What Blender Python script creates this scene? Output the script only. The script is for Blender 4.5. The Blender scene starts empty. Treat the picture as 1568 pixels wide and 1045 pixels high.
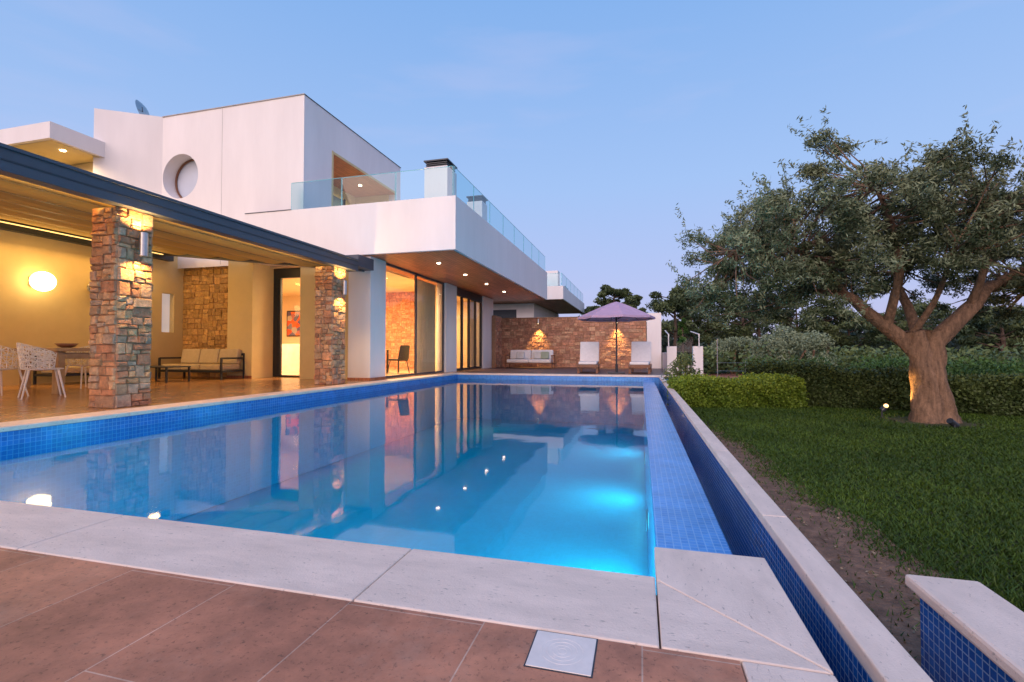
import bpy, math, random
import numpy as np
from mathutils import Vector
random.seed(7); rng=np.random.default_rng(7)
S=bpy.context.scene
S.view_settings.view_transform='Standard'; S.view_settings.look='None'; S.view_settings.exposure=0
COL=S.collection
# ---------------------------------------------------------------- helpers
def root(name,loc=(0,0,0),rz=0):
    e=bpy.data.objects.new(name,None); e.location=loc; e.rotation_euler=(0,0,rz); e.empty_display_size=.2
    COL.objects.link(e); return e
def mesh(name,verts,faces,mat,parent=None,smooth=False,bevel=0):
    m=bpy.data.meshes.new(name); m.from_pydata([tuple(v) for v in verts],[],faces); m.update()
    if mat: m.materials.append(mat)
    o=bpy.data.objects.new(name,m); COL.objects.link(o)
    if parent: o.parent=parent
    if smooth: m.polygons.foreach_set('use_smooth',[True]*len(m.polygons))
    if bevel:
        b=o.modifiers.new('b','BEVEL'); b.width=bevel; b.segments=2; b.limit_method='ANGLE'
    return o
BF=[(0,3,2,1),(4,5,6,7),(0,1,5,4),(1,2,6,5),(2,3,7,6),(3,0,4,7)]
def bv(x0,x1,y0,y1,z0,z1):
    return [(x0,y0,z0),(x1,y0,z0),(x1,y1,z0),(x0,y1,z0),(x0,y0,z1),(x1,y0,z1),(x1,y1,z1),(x0,y1,z1)]
def box(name,x0,x1,y0,y1,z0,z1,mat,parent=None,bevel=0):
    return mesh(name,bv(min(x0,x1),max(x0,x1),min(y0,y1),max(y0,y1),min(z0,z1),max(z0,z1)),BF,mat,parent,bevel=bevel)
def boxes(name,lst,mat,parent=None,bevel=0):
    V=[];F=[]
    for b in lst:
        n=len(V); V+=bv(*b); F+=[tuple(i+n for i in f) for f in BF]
    return mesh(name,V,F,mat,parent,bevel=bevel)
def tubegeo(pts,rad,segs=8,V=None,F=None,gnarl=0):
    V=[] if V is None else V; F=[] if F is None else F
    pts=[Vector(p) for p in pts]; base=len(V); up=Vector((0,0,1))
    for i,p in enumerate(pts):
        d=(pts[min(i+1,len(pts)-1)]-pts[max(i-1,0)]).normalized()
        a=d.cross(up if abs(d.z)<.9 else Vector((1,0,0))).normalized()
        b=d.cross(a).normalized()
        for s in range(segs):
            t=2*math.pi*s/segs; r=rad[i]
            if gnarl: r*=1+gnarl*(math.sin(3*t+i*.5)*.5+math.sin(5*t-i*.7)*.3+random.uniform(-.2,.2))
            V.append(p+a*math.cos(t)*r+b*math.sin(t)*r)
    for i in range(len(pts)-1):
        for s in range(segs):
            s2=(s+1)%segs
            F.append((base+i*segs+s,base+i*segs+s2,base+(i+1)*segs+s2,base+(i+1)*segs+s))
    F.append(tuple(base+s for s in range(segs))); F.append(tuple(base+(len(pts)-1)*segs+s for s in reversed(range(segs))))
    return V,F
def tube(name,pts,rad,mat,parent=None,segs=10):
    if not isinstance(rad,(list,tuple)): rad=[rad]*len(pts)
    V,F=tubegeo(pts,rad,segs); return mesh(name,V,F,mat,parent,smooth=False)
def tubes(name,lst,mat,parent=None,segs=8):
    V=[];F=[]
    for pts,r in lst:
        tubegeo(pts,[r]*len(pts) if not isinstance(r,(list,tuple)) else r,segs,V,F)
    return mesh(name,V,F,mat,parent)
def light(name,typ,loc,energy,color,parent=None,rot=(0,0,0),**kw):
    l=bpy.data.lights.new(name,typ); l.energy=energy; l.color=color
    for k,v in kw.items(): setattr(l,k,v)
    o=bpy.data.objects.new(name,l); o.location=loc; o.rotation_euler=rot; COL.objects.link(o)
    if parent: o.parent=parent
    return o
# ---------------------------------------------------------------- materials
def newmat(name):
    m=bpy.data.materials.new(name); m.use_nodes=True; nt=m.node_tree
    b=nt.nodes['Principled BSDF']; return m,nt,b
def N(nt,t,**kw):
    n=nt.nodes.new(t)
    for k,v in kw.items(): setattr(n,k,v)
    return n
def mul(nt,a,b,fac=1.0):
    n=N(nt,'ShaderNodeMix',data_type='RGBA',blend_type='MULTIPLY'); n.inputs[0].default_value=fac
    for s,i in ((a,6),(b,7)):
        if isinstance(s,tuple): n.inputs[i].default_value=s
        else: nt.links.new(s,n.inputs[i])
    return n.outputs[2]
def noise(nt,scale,detail=5,rough=.6,vec=None,stretch=None):
    tc=N(nt,'ShaderNodeTexCoord'); n=N(nt,'ShaderNodeTexNoise'); n.inputs['Scale'].default_value=scale
    n.inputs['Detail'].default_value=detail; n.inputs['Roughness'].default_value=rough
    v=vec or tc.outputs['Object']
    if stretch:
        mp=N(nt,'ShaderNodeMapping'); mp.inputs['Scale'].default_value=stretch; nt.links.new(v,mp.inputs[0]); v=mp.outputs[0]
    nt.links.new(v,n.inputs['Vector']); return n.outputs['Fac']
def rmap(nt,s,a,b,c,d):
    n=N(nt,'ShaderNodeMapRange'); nt.links.new(s,n.inputs[0])
    for i,v in enumerate((a,b,c,d)): n.inputs[i+1].default_value=v
    return n.outputs[0]
def grey(nt,s):
    c=N(nt,'ShaderNodeCombineColor')
    for i in range(3): nt.links.new(s,c.inputs[i])
    return c.outputs[0]
def bump(nt,b,h,strength,dist=.01):
    n=N(nt,'ShaderNodeBump'); n.inputs['Strength'].default_value=strength; n.inputs['Distance'].default_value=dist
    nt.links.new(h,n.inputs['Height']); nt.links.new(n.outputs[0],b.inputs['Normal'])
def pm(name,c,rough=.6,var=.2,vs=3,bs=0,bscale=60,metal=0,stretch=None,attr=False,dist=.005,pits=0):
    m,nt,b=newmat(name); b.inputs['Roughness'].default_value=rough; b.inputs['Metallic'].default_value=metal
    f=noise(nt,vs,4,.65,stretch=stretch); f=rmap(nt,f,.3,.7,1-var,1+var*.6)
    if attr:
        a=N(nt,'ShaderNodeAttribute'); a.attribute_name='Col'
        src=mul(nt,a.outputs['Color'],(c[0],c[1],c[2],1)); o=mul(nt,grey(nt,f),src)
    else: o=mul(nt,grey(nt,f),(c[0],c[1],c[2],1))
    if pits:
        o=mul(nt,o,grey(nt,rmap(nt,noise(nt,pits,3,.7,stretch=stretch),.30,.38,.6,1)))
    nt.links.new(o,b.inputs['Base Color'])
    if bs: bump(nt,b,noise(nt,bscale,4,.7),bs,dist)
    return m
def emis(name,c,s):
    m,nt,b=newmat(name); b.inputs['Base Color'].default_value=(.8,.8,.8,1)
    b.inputs['Emission Color'].default_value=(*c,1); b.inputs['Emission Strength'].default_value=s; return m
def glassmat(name,tint,refl=1.0,rough=0):
    m=bpy.data.materials.new(name); m.use_nodes=True; nt=m.node_tree; nt.nodes.clear()
    o=N(nt,'ShaderNodeOutputMaterial'); mx=N(nt,'ShaderNodeMixShader'); t=N(nt,'ShaderNodeBsdfTransparent'); g=N(nt,'ShaderNodeBsdfGlossy')
    t.inputs[0].default_value=(*tint,1); g.inputs['Roughness'].default_value=rough
    f=N(nt,'ShaderNodeFresnel'); f.inputs[0].default_value=1.5
    ml=N(nt,'ShaderNodeMath',operation='MULTIPLY'); ml.inputs[1].default_value=refl
    nt.links.new(f.outputs[0],ml.inputs[0]); nt.links.new(ml.outputs[0],mx.inputs[0])
    nt.links.new(t.outputs[0],mx.inputs[1]); nt.links.new(g.outputs[0],mx.inputs[2]); nt.links.new(mx.outputs[0],o.inputs[0]); return m
def brickmat(name,axes,w,h,c1,c2,mort,ms=.002,rough=.3,offset=0,var=.2,vs=3,bs=.3,nb=0,nbs=60,spec=.5,pits=False,blot=0):
    m,nt,b=newmat(name); b.inputs['Roughness'].default_value=rough; b.inputs['Specular IOR Level'].default_value=spec
    tc=N(nt,'ShaderNodeTexCoord'); sp=N(nt,'ShaderNodeSeparateXYZ'); cb=N(nt,'ShaderNodeCombineXYZ')
    nt.links.new(tc.outputs['Object'],sp.inputs[0])
    nt.links.new(sp.outputs[axes[0]],cb.inputs[0]); nt.links.new(sp.outputs[axes[1]],cb.inputs[1])
    br=N(nt,'ShaderNodeTexBrick'); br.offset=offset; br.squash=1
    nt.links.new(cb.outputs[0],br.inputs['Vector'])
    for k,v in (('Color1',c1),('Color2',c2),('Mortar',mort)): br.inputs[k].default_value=(*v,1)
    br.inputs['Scale'].default_value=1; br.inputs['Mortar Size'].default_value=ms; br.inputs['Mortar Smooth'].default_value=.1
    br.inputs['Brick Width'].default_value=w; br.inputs['Row Height'].default_value=h
    o=mul(nt,br.outputs['Color'],grey(nt,rmap(nt,noise(nt,vs,6,.7),.3,.7,1-var,1+var*.6)))
    if pits: o=mul(nt,o,grey(nt,rmap(nt,noise(nt,55,4,.75),.34,.44,.5,1)))
    if blot:
        mx=N(nt,'ShaderNodeMix',data_type='RGBA'); nt.links.new(rmap(nt,noise(nt,2.2,6,.75),.52,.72,0,blot),mx.inputs[0])
        nt.links.new(o,mx.inputs[6]); mx.inputs[7].default_value=(.50,.31,.22,1); o=mx.outputs[2]
    nt.links.new(o,b.inputs['Base Color'])
    inv=N(nt,'ShaderNodeMath',operation='SUBTRACT'); inv.inputs[0].default_value=1; nt.links.new(br.outputs['Fac'],inv.inputs[1])
    h=inv.outputs[0]
    if nb:
        ad=N(nt,'ShaderNodeMath',operation='MULTIPLY_ADD'); nt.links.new(noise(nt,nbs,5,.7),ad.inputs[0]); ad.inputs[1].default_value=nb; nt.links.new(h,ad.inputs[2]); h=ad.outputs[0]
    bump(nt,b,h,bs,.003); return m
white=pm('white_render',(.83,.775,.76),.85,.07,1.0,.25,90,stretch=(1,1,.22))
cream=pm('cream_render',(.68,.54,.28),.85,.06,2,.2,90)
roomw=pm('interior_paint',(.80,.64,.44),.8,.05,2)
darkm=pm('dark_metal',(.035,.042,.055),.4,.1,5,metal=.3)
greym=pm('anthracite_beam',(.06,.07,.095),.45,.1,3)
steel=pm('brushed_steel',(.5,.5,.5),.3,.1,30,metal=1)
wood=brickmat('soffit_wood',(1,0),1.6,.12,(.55,.20,.09),(.42,.145,.06),(.14,.05,.025),.006,.45,.5,.3,5,.4)
deckm=brickmat('deck_boards',(0,1),4,.12,(.115,.062,.055),(.15,.082,.07),(.02,.015,.015),.006,.5,.5,.3,6,.5)
teak=pm('teak_wood',(.22,.09,.045),.5,.3,6,.2,60,stretch=(1,6,1))
tablew=pm('table_wood',(.36,.24,.13),.5,.3,6,.2,60,stretch=(6,1,1))
cushw=pm('white_cushion',(.78,.75,.76),.95,.08,8,.4,150)
cushb=pm('beige_cushion',(.55,.45,.30),.95,.1,8,.4,150)
trav=pm('travertine_coping',(.82,.66,.56),.55,.14,4,.5,120,stretch=(.8,2.2,1),pits=38)
travy=pm('travertine_coping_y',(.82,.66,.56),.55,.14,4,.5,120,stretch=(2.2,.8,1),pits=38)
terr=brickmat('red_stone_paving',(1,0),.9,.45,(.54,.225,.125),(.43,.17,.095),(.60,.38,.28),.0022,.55,.5,.5,3.2,.4,.7,45,pits=True,blot=.4)
terr_lit=brickmat('warm_lit_paving',(1,0),.9,.45,(.52,.28,.13),(.43,.22,.10),(.2,.12,.08),.004,.22,.5,.35,3,.3)  # same tile as the red paving, warm lamp light put into the tan colour
MB1,MB2,MBM=(.016,.15,.50),(.025,.21,.62),(.12,.36,.70)
mosYZ=brickmat('pool_mosaic_yz',(1,2),.05,.05,MB1,MB2,MBM,.003,.2,0,.2,4,.3)
mosXZ=brickmat('pool_mosaic_xz',(0,2),.05,.05,MB1,MB2,MBM,.003,.2,0,.2,4,.3)
mosXY=brickmat('pool_mosaic_xy',(0,1),.04,.04,(.05,.27,.72),(.08,.34,.82),(.19,.45,.84),.003,.25,0,.2,4,.3)
mosF=brickmat('pool_floor_mosaic',(0,1),.05,.05,(.004,.50,.68),(.008,.55,.74),(.03,.56,.76),.002,.4,0,.1,1,.1)
mosU=brickmat('underwater_mosaic',(1,2),.05,.05,(.006,.36,.58),(.01,.41,.66),(.04,.46,.7),.003,.4,0,.1,1,.1)
mosUx=brickmat('underwater_mosaic_x',(0,2),.05,.05,(.006,.36,.58),(.01,.41,.66),(.04,.46,.7),.003,.4,0,.1,1,.1)
mosS=brickmat('small_mosaic_yz',(1,2),.03,.03,(.008,.08,.32),(.012,.14,.46),(.30,.42,.58),.0022,.15,0,.2,4,.5)
mosSx=brickmat('small_mosaic_xz',(0,2),.03,.03,(.008,.08,.32),(.012,.14,.46),(.30,.42,.58),.0022,.15,0,.2,4,.5)
stone=pm('stone_cladding',(1,1,1),.85,.38,11,1.0,24,attr=True,dist=.03)
mortar=pm('mortar',(.40,.23,.13),.95,.3,10,1,30,dist=.02)
railg=glassmat('railing_glass',(.62,.86,.92),1.3)
edgeg=pm('glass_edge',(.25,.65,.70),.2,.05)
wing=glassmat('window_glass',(.97,.97,.95),.8)
lampE=emis('lamp_glow',(1,.72,.32),9)
lampW=emis('downlight_glow',(1,.85,.6),20)
WARM=(1,.56,.16)
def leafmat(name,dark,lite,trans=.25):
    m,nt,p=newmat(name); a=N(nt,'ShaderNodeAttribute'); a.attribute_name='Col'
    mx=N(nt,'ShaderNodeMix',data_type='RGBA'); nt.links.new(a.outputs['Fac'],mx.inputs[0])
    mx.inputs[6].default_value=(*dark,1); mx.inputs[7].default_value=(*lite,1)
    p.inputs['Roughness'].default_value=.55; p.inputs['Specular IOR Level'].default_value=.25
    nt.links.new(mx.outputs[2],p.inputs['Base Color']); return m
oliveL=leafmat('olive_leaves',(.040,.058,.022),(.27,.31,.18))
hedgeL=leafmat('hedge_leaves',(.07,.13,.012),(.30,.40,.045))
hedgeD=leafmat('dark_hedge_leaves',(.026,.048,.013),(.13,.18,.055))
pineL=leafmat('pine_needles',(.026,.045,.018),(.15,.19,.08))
silvL=leafmat('silver_leaves',(.11,.15,.08),(.34,.40,.25))
junL=leafmat('juniper_leaves',(.022,.06,.012),(.12,.23,.055))
grassL=leafmat('grass_blades',(.020,.048,.006),(.095,.165,.018))
bark=pm('olive_bark',(.25,.15,.09),.9,.55,7,1,22,stretch=(3,3,.7),dist=.04)
barkp=pm('pine_bark',(.12,.08,.06),.9,.4,8)
def npmesh(name,V,k,col,mat,parent=None):
    n=len(V)//k; m=bpy.data.meshes.new(name)
    m.vertices.add(len(V)); m.vertices.foreach_set('co',V.astype(np.float32).ravel())
    m.loops.add(len(V)); m.loops.foreach_set('vertex_index',np.arange(len(V),dtype=np.int32))
    m.polygons.add(n); m.polygons.foreach_set('loop_start',np.arange(n,dtype=np.int32)*k)
    m.update(calc_edges=True); m.validate()
    ca=m.color_attributes.new('Col','FLOAT_COLOR','POINT')
    c=np.repeat(np.clip(col,0,1),k); C=np.stack([c,c,c,np.ones_like(c)],1).astype(np.float32)
    ca.data.foreach_set('color',C.ravel()); m.materials.append(mat)
    o=bpy.data.objects.new(name,m); COL.objects.link(o)
    if parent: o.parent=parent
    return o
def leaves(name,P,L,W,col,mat,parent=None,flat=0):
    n=len(P); a=rng.normal(size=(n,3)); 
    if flat: a[:,2]*=flat
    a/=np.linalg.norm(a,axis=1)[:,None]; b=rng.normal(size=(n,3)); b-=a*(a*b).sum(1)[:,None]; b/=np.linalg.norm(b,axis=1)[:,None]
    L=np.broadcast_to(L,(n,))[:,None]; W=np.broadcast_to(W,(n,))[:,None]
    V=np.stack([P-a*L/2,P+b*W/2,P+a*L/2,P-b*W/2],1).reshape(-1,3)
    return npmesh(name,V,4,col,mat,parent)
def ball(n,c,r,shell=.5):
    d=rng.normal(size=(n,3)); d/=np.linalg.norm(d,axis=1)[:,None]
    rr=rng.uniform(shell,1,n)**.6
    return np.array(c)+d*rr[:,None]*np.array(r)
PAL=[(.66,.32,.16),(.60,.27,.14),(.68,.40,.21),(.54,.31,.18),(.60,.37,.21),(.50,.24,.13),(.70,.38,.18),(.54,.36,.24)]
PAL_LIT=[(.60,.36,.13),(.66,.41,.16),(.52,.31,.12),(.63,.37,.14),(.54,.33,.13)]  # yellow lamp light is mixed into these stone colours
def stones(name,faces,pal,parent,hmin=.10,hmax=.24,wmin=.14,wmax=.42,dep=.035,mat=None):
    V=[];F=[];C=[]
    for (o,u,ul,h,nrm) in faces:
        o=Vector(o);u=Vector(u);nrm=Vector(nrm)
        cells=[]
        def split(x,z,w,hh):
            big_w=random.uniform(wmin*1.3,wmax); big_h=random.uniform(hmin*1.3,hmax)
            if (w>big_w or hh>big_h) and (w>2*wmin*.9 or hh>2*hmin*.9):
                if (hh/big_h>w/big_w and hh>2*hmin*.9) or w<=2*wmin*.9:
                    f=random.uniform(.33,.67); split(x,z,w,hh*f); split(x,z+hh*f,w,hh*(1-f))
                else:
                    f=random.uniform(.33,.67); split(x,z,w*f,hh); split(x+w*f,z,w*(1-f),hh)
            else: cells.append((x,z,w,hh))
        split(0,0,ul,h)
        for (sx,sz,sw,sh) in cells:
            d=dep*random.uniform(.3,1.3); g=.003
            def jj(v,lo,hi): return v if (abs(v-lo)<.01 or abs(v-hi)<.01) else v+random.uniform(-.009,.009)
            cs=[(sx+g,sz+g),(sx+sw-g,sz+g),(sx+sw-g,sz+sh-g),(sx+g,sz+sh-g)]
            cs=[(jj(a,0,ul),jj(b_,0,h)) for a,b_ in cs]
            n=len(V); sg=[(1,1),(-1,1),(-1,-1),(1,-1)]; j=lambda:random.uniform(0,.010)
            for (a,b_) in cs: V.append(o+u*a+Vector((0,0,b_))-nrm*.02)
            for (a,b_),(s1,s2) in zip(cs,sg): V.append(o+u*(a+s1*j())+Vector((0,0,b_+s2*j()))+nrm*d*.6)
            for (a,b_),(s1,s2) in zip(cs,sg): V.append(o+u*(a+s1*(.010+j()))+Vector((0,0,b_+s2*(.010+j())))+nrm*(d+random.uniform(-.009,.009)))
            for q in (0,4):
                for i in range(4):
                    i2=(i+1)%4; F.append((n+q+i,n+q+i2,n+q+4+i2,n+q+4+i))
            F.append((n+8,n+9,n+10,n+11))
            c=random.choice(pal); k=random.uniform(.75,1.2); C+=[(c[0]*k,c[1]*k,c[2]*k,1)]*12
    ob=mesh(name,V,F,mat or stone,parent)
    ca=ob.data.color_attributes.new('Col','FLOAT_COLOR','POINT'); ca.data.foreach_set('color',[c for q in C for c in q])
    return ob
# ================================================================= GROUND
GZ=-.35
soil=bpy.data.materials.new('soil_and_grass'); soil.use_nodes=True; nt=soil.node_tree; b=nt.nodes['Principled BSDF']; b.inputs['Roughness'].default_value=.95
f=noise(nt,1.3,8,.7); mx=N(nt,'ShaderNodeMix',data_type='RGBA'); nt.links.new(rmap(nt,f,.42,.62,0,1),mx.inputs[0])
mx.inputs[6].default_value=(.04,.068,.012,1); mx.inputs[7].default_value=(.08,.072,.026,1); nt.links.new(mx.outputs[2],b.inputs['Base Color']); bump(nt,b,noise(nt,60,8,.8),.8,.03)
A=600;hx0,hx1,hy0,hy1=-7,.6,1.2,16.9
mesh('ground',[(-A,-A,GZ),(A,-A,GZ),(A,A,GZ),(-A,A,GZ),(hx0,hy0,GZ),(hx1,hy0,GZ),(hx1,hy1,GZ),(hx0,hy1,GZ)],
     [(0,1,5,4),(1,2,6,5),(2,3,7,6),(3,0,4,7)],soil)
soilm=pm('bare_soil',(.27,.15,.095),.95,.5,9,1,35,dist=.03)
V=[];n=90
def sedge(y): return 1.33+.06*math.sin(y*2.3)+.04*math.sin(y*7.1)-.06*max(0,y-3.0)
for i in range(n+1):
    y=.4+i*7.6/n; V+=[(.682,y,GZ+.006),(max(.9,sedge(y))+.12,y,GZ+.006)]
mesh('soil_strip',V,[(2*i,2*i+1,2*i+3,2*i+2) for i in range(n)],soilm)
n=900; P=np.stack([rng.uniform(.75,1.4,n),rng.uniform(1.2,7,n),np.full(n,GZ+.012)],1)
leaves('dry_leaf_litter',P,rng.uniform(.012,.03,n),rng.uniform(.006,.014,n),rng.random(n),leafmat('dry_leaves',(.10,.06,.035),(.38,.28,.18)),flat=.2)
def lawn():
    n=330000
    u=rng.random(n); D=1.3+u**1.35*11.5
    ang=rng.uniform(math.radians(-2),math.radians(62),n)
    X=D*np.sin(ang); Y=D*np.cos(ang)
    edge=1.33+.06*np.sin(Y*2.3)+.04*np.sin(Y*7.1)-.06*np.clip(Y-3.0,0,9)+rng.normal(0,.07,n)-(rng.random(n)<.12)*rng.random(n)*.4
    k=(X>np.maximum(edge,.72))&~((X>.9)&(X<1.16)&(Y<2.1))&(Y<11.2); X=X[k];Y=Y[k]; n=len(X)
    dt=np.hypot(X-4.57,Y-9.4); k=(dt>.5+rng.random(n)*.5); X=X[k];Y=Y[k]; n=len(X)
    D=np.hypot(X,Y); h=rng.uniform(.014,.034,n)*(1+D*.03); w=.0018+D*.0011
    th=rng.uniform(0,2*math.pi,n); a=np.stack([np.cos(th),np.sin(th),np.zeros(n)],1)*w[:,None]
    lean=rng.normal(0,.7,(n,2))*h[:,None]
    P=np.stack([X,Y,np.full(n,GZ)],1); T=P+np.stack([lean[:,0],lean[:,1],h],1)
    Vv=np.stack([P-a,P+a,T],1).reshape(-1,3)
    patch=.5+.3*np.sin(X*1.3+Y*.7)*np.sin(Y*1.1-X*.4)+.15*np.sin(X*5+Y*3)+.15*np.sin(X*2.1-Y*3.3)
    col=np.clip(rng.uniform(0,.75,n)*(.4+patch),0,1)
    npmesh('lawn_grass',Vv,3,col,grassL)
lawn()
# ================================================================= TERRACES
t=root('stone_terrace')
box('near_paving',-6.95,.243,-4,1.366,-.4,0,terr,t)
box('near_left_paving',-16.5,-6.955,-4,1.366,-.4,0,terr_lit,t)
box('pergola_paving',-16.5,-6.955,1.366,24,-.4,-.0,terr_lit,t)
d=root('wooden_deck'); box('deck_platform',-6.95,1.0,16.955,24.5,-.4,0,deckm,d)
c=root('pool_coping')
box('bedding',-6.9,.449,1.38,1.765,-.12,-.0505,mortar,c); box('corner_bedding',.056,.449,1.765,2.05,-.12,-.0505,mortar,c)
xs=[-6.95,-5.45,-3.96,-2.44,-.897,.047]
for i in range(5):
    box('coping_slab',xs[i]+.002,xs[i+1]-.002,1.37,1.79,-.05,.003,trav,c,.006)
def poly(name,pts,z0,z1,mat,parent,bevel=.008):
    n=len(pts); V=[(x,y,z0) for x,y in pts]+[(x,y,z1) for x,y in pts]
    F=[tuple(reversed(range(n))),tuple(range(n,2*n))]+[(i,(i+1)%n,n+(i+1)%n,n+i) for i in range(n)]
    return mesh(name,V,F,mat,parent,bevel=bevel)
poly('corner_slab_a',[(.05,1.37),(.455,1.37),(.05,1.765)],-.05,.003,trav,c,.004)
poly('corner_slab_b',[(.459,1.372),(.459,2.06),(.05,2.06),(.05,1.77)],-.05,.003,travy,c,.004)
box('side_slab',.247,.459,-2,1.366,-.05,.003,travy,c,.006)
ys=[1.8]+[1.8+1.5*i for i in range(1,10)]+[16.49]
for i in range(len(ys)-1): box('coping_slab',-6.95,-6.49,ys[i]+.002,ys[i+1]-.002,-.05,.003,travy,c,.008)
xs=[-6.95+1.5*i for i in range(5)]+[1.0]
for i in range(5): box('coping_slab',xs[i]+.002,xs[i+1]-.002,16.5,16.95,-.05,.003,trav,c,.008)
for nm,y0,y1 in (('wall_cap',-2,1.0),('wall_cap',1.004,2.6),('wall_cap',2.604,4.2),('wall_cap',4.204,6.2),('wall_cap',6.204,8.2),('wall_cap',8.204,10.5),('wall_cap',10.504,13),('wall_cap',13.004,16.49)):
    box(nm,.572,.685,y0,y1,-.05,.0,travy,c,.006)
p=root('swimming_pool')
WZ=-.2
box('pool_floor',-6.6,.2,1.7,16.6,-1.75,-1.65,mosF,p)
box('left_wall_tile_band',-6.7,-6.5,1.6,16.7,-.40,-.052,mosYZ,p); box('left_wall',-6.7,-6.503,1.6,16.7,-1.64,-.40,mosU,p)
box('far_wall_tile_band',-6.5,.07,16.5,16.7,-.4,-.052,mosXZ,p); box('far_wall',-6.5,.07,16.503,16.7,-1.64,-.4,mosUx,p)
box('near_wall',-6.5,.061,1.58,1.77,-1.64,-.052,mosUx,p)
box('weir_wall',.074,.43,2.06,16.5,-1.6,-.205,mosXY,p); box('weir_inner',.07,.074,1.77,16.5,-1.6,-.21,mosU,p)
box('weir_face',.43,.436,2.06,16.49,-.9,-.207,mosYZ,p)
box('corner_base',.078,.452,-2,2.055,-1.64,-.052,mosS,p)
box('corner_base_inner',.062,.078,1.6,2.055,-1.6,-.052,mosYZ,p)
box('gutter_floor',.43,.58,-2,16.49,-.95,-.55,mosXY,p)
box('gutter_wall',.58,.68,-2,16.49,-.9,-.052,mosS,p)
boxes('trough_end',[(.07,1.0,16.49,16.7,-1,-.055)],mosXZ,p)
poolE=emis('pool_lamp_glow',(.75,1,.85),6)
H=math.pi/2
for (x,y,e) in ((-.5,1.785,60),(-2.2,1.785,45),(-4.3,1.785,22),(.055,5.2,30),(.055,8.2,30),(.055,12,24)):
    q=root('underwater_pool_light',(x,y,-.95),math.pi if y<2 else -H)
    mesh('lens',[(math.cos(2*math.pi*i/24)*.09,-.004,math.sin(2*math.pi*i/24)*.09) for i in range(24)],[tuple(range(24))],poolE,q)
    bpy.ops.mesh.primitive_torus_add(major_radius=.10,minor_radius=.012,location=(0,0,0),rotation=(H,0,0),major_segments=32,minor_segments=6); r_=bpy.context.object; r_.name='rim'; r_.data.materials.append(steel); r_.parent=q
    light('glow','AREA',(0,-.03,0),e,(.35,.90,1),q,rot=Vector((0,-1,-.12)).to_track_quat('-Z','Y').to_euler(),shape='DISK',size=.3)
wm=bpy.data.materials.new('pool_water'); wm.use_nodes=True; nt=wm.node_tree; nt.nodes.clear()
o=N(nt,'ShaderNodeOutputMaterial'); mx=N(nt,'ShaderNodeMixShader'); tr=N(nt,'ShaderNodeBsdfTransparent'); gl=N(nt,'ShaderNodeBsdfGlossy')
tr.inputs[0].default_value=(.16,.84,.94,1); gl.inputs['Roughness'].default_value=.035
fr=N(nt,'ShaderNodeFresnel'); fr.inputs[0].default_value=1.32
bp=N(nt,'ShaderNodeBump'); bp.inputs['Strength'].default_value=.05; bp.inputs['Distance'].default_value=.05
nt.links.new(noise(nt,1.6,2,.5),bp.inputs['Height']); nt.links.new(bp.outputs[0],gl.inputs['Normal'])
nt.links.new(fr.outputs[0],mx.inputs[0]); nt.links.new(tr.outputs[0],mx.inputs[1]); nt.links.new(gl.outputs[0],mx.inputs[2]); nt.links.new(mx.outputs[0],o.inputs[0])
mesh('pool_water',[(-6.5,1.77,WZ),(.07,1.77,WZ),(.07,16.5,WZ),(-6.5,16.5,WZ)],[(0,1,2,3)],wm)
mesh('gutter_water',[(.436,-2,-.5),(.579,-2,-.5),(.579,16.4,-.5),(.436,16.4,-.5)],[(0,1,2,3)],wm)
w=root('tiled_garden_wall'); box('tiled_body',.95,1.11,-2,2.03,GZ-.6,-.045,mosS,w)
box('tiled_end',.952,1.108,2.03,2.034,GZ-.6,-.045,mosSx,w); box('stone_cap',.915,1.14,-2,2.06,-.045,.0,travy,w,.012)
s=root('skimmer_lid',(-.205,1.283,0)); lidm=pm('white_plastic',(.80,.72,.67),.45,.08,20)
box('lid_plate',-.083,.083,-.078,.078,-.01,.003,lidm,s,.001); boxes('lid_seam',[(-.087,.087,-.082,.082,-.01,.0012)],darkm,s)
for i,r in enumerate((.055,.04,.025,.012)):
    bpy.ops.mesh.primitive_torus_add(major_radius=r,minor_radius=.0005,location=(0,0,.003),major_segments=40,minor_segments=6)
    q=bpy.context.object; q.name='lid_ring'; q.data.materials.append(lidm); q.parent=s
# ================================================================= VILLA
h=root('modern_villa')
def ringwall(name,x0,x1,z0,z1,cx,cz,r,y,mat,parent):
    angs=sorted(set([2*math.pi*i/64 for i in range(64)]+[math.atan2(z-cz,x-cx)%(2*math.pi) for x in (x0,x1) for z in (z0,z1)]))
    V=[];F=[]
    for a in angs:
        ca,sa=math.cos(a),math.sin(a); ts=[]
        if ca>1e-6: ts.append((x1-cx)/ca)
        if ca<-1e-6: ts.append((x0-cx)/ca)
        if sa>1e-6: ts.append((z1-cz)/sa)
        if sa<-1e-6: ts.append((z0-cz)/sa)
        tt=min(ts); V+=[(cx+ca*r,y,cz+sa*r),(cx+ca*tt,y,cz+sa*tt),(cx+ca*r,y+.5,cz+sa*r)]
    n=len(angs)
    for i in range(n):
        j=(i+1)%n; F.append((3*i,3*i+1,3*j+1,3*j)); F.append((3*i,3*j,3*j+2,3*i+2))
    mesh(name,V,F,mat,parent)
CX,CZ,CR=-14.25,6.43,.72
ringwall('front_wall',-15,-9.6,3.45,8.43,CX,CZ,CR,12.0,white,h)
wgl=pm('round_window_pane',(.55,.60,.70),.12,.06,2)
def disc(name,cx,y,cz,r,mat,parent,n=48,dy=0):
    V=[(cx+math.cos(2*math.pi*i/n)*r,y,cz+math.sin(2*math.pi*i/n)*r) for i in range(n)]
    return mesh(name,V,[tuple(range(n))],mat,parent)
disc('round_pane',CX,12.47,CZ,CR+.02,wgl,h)
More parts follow.
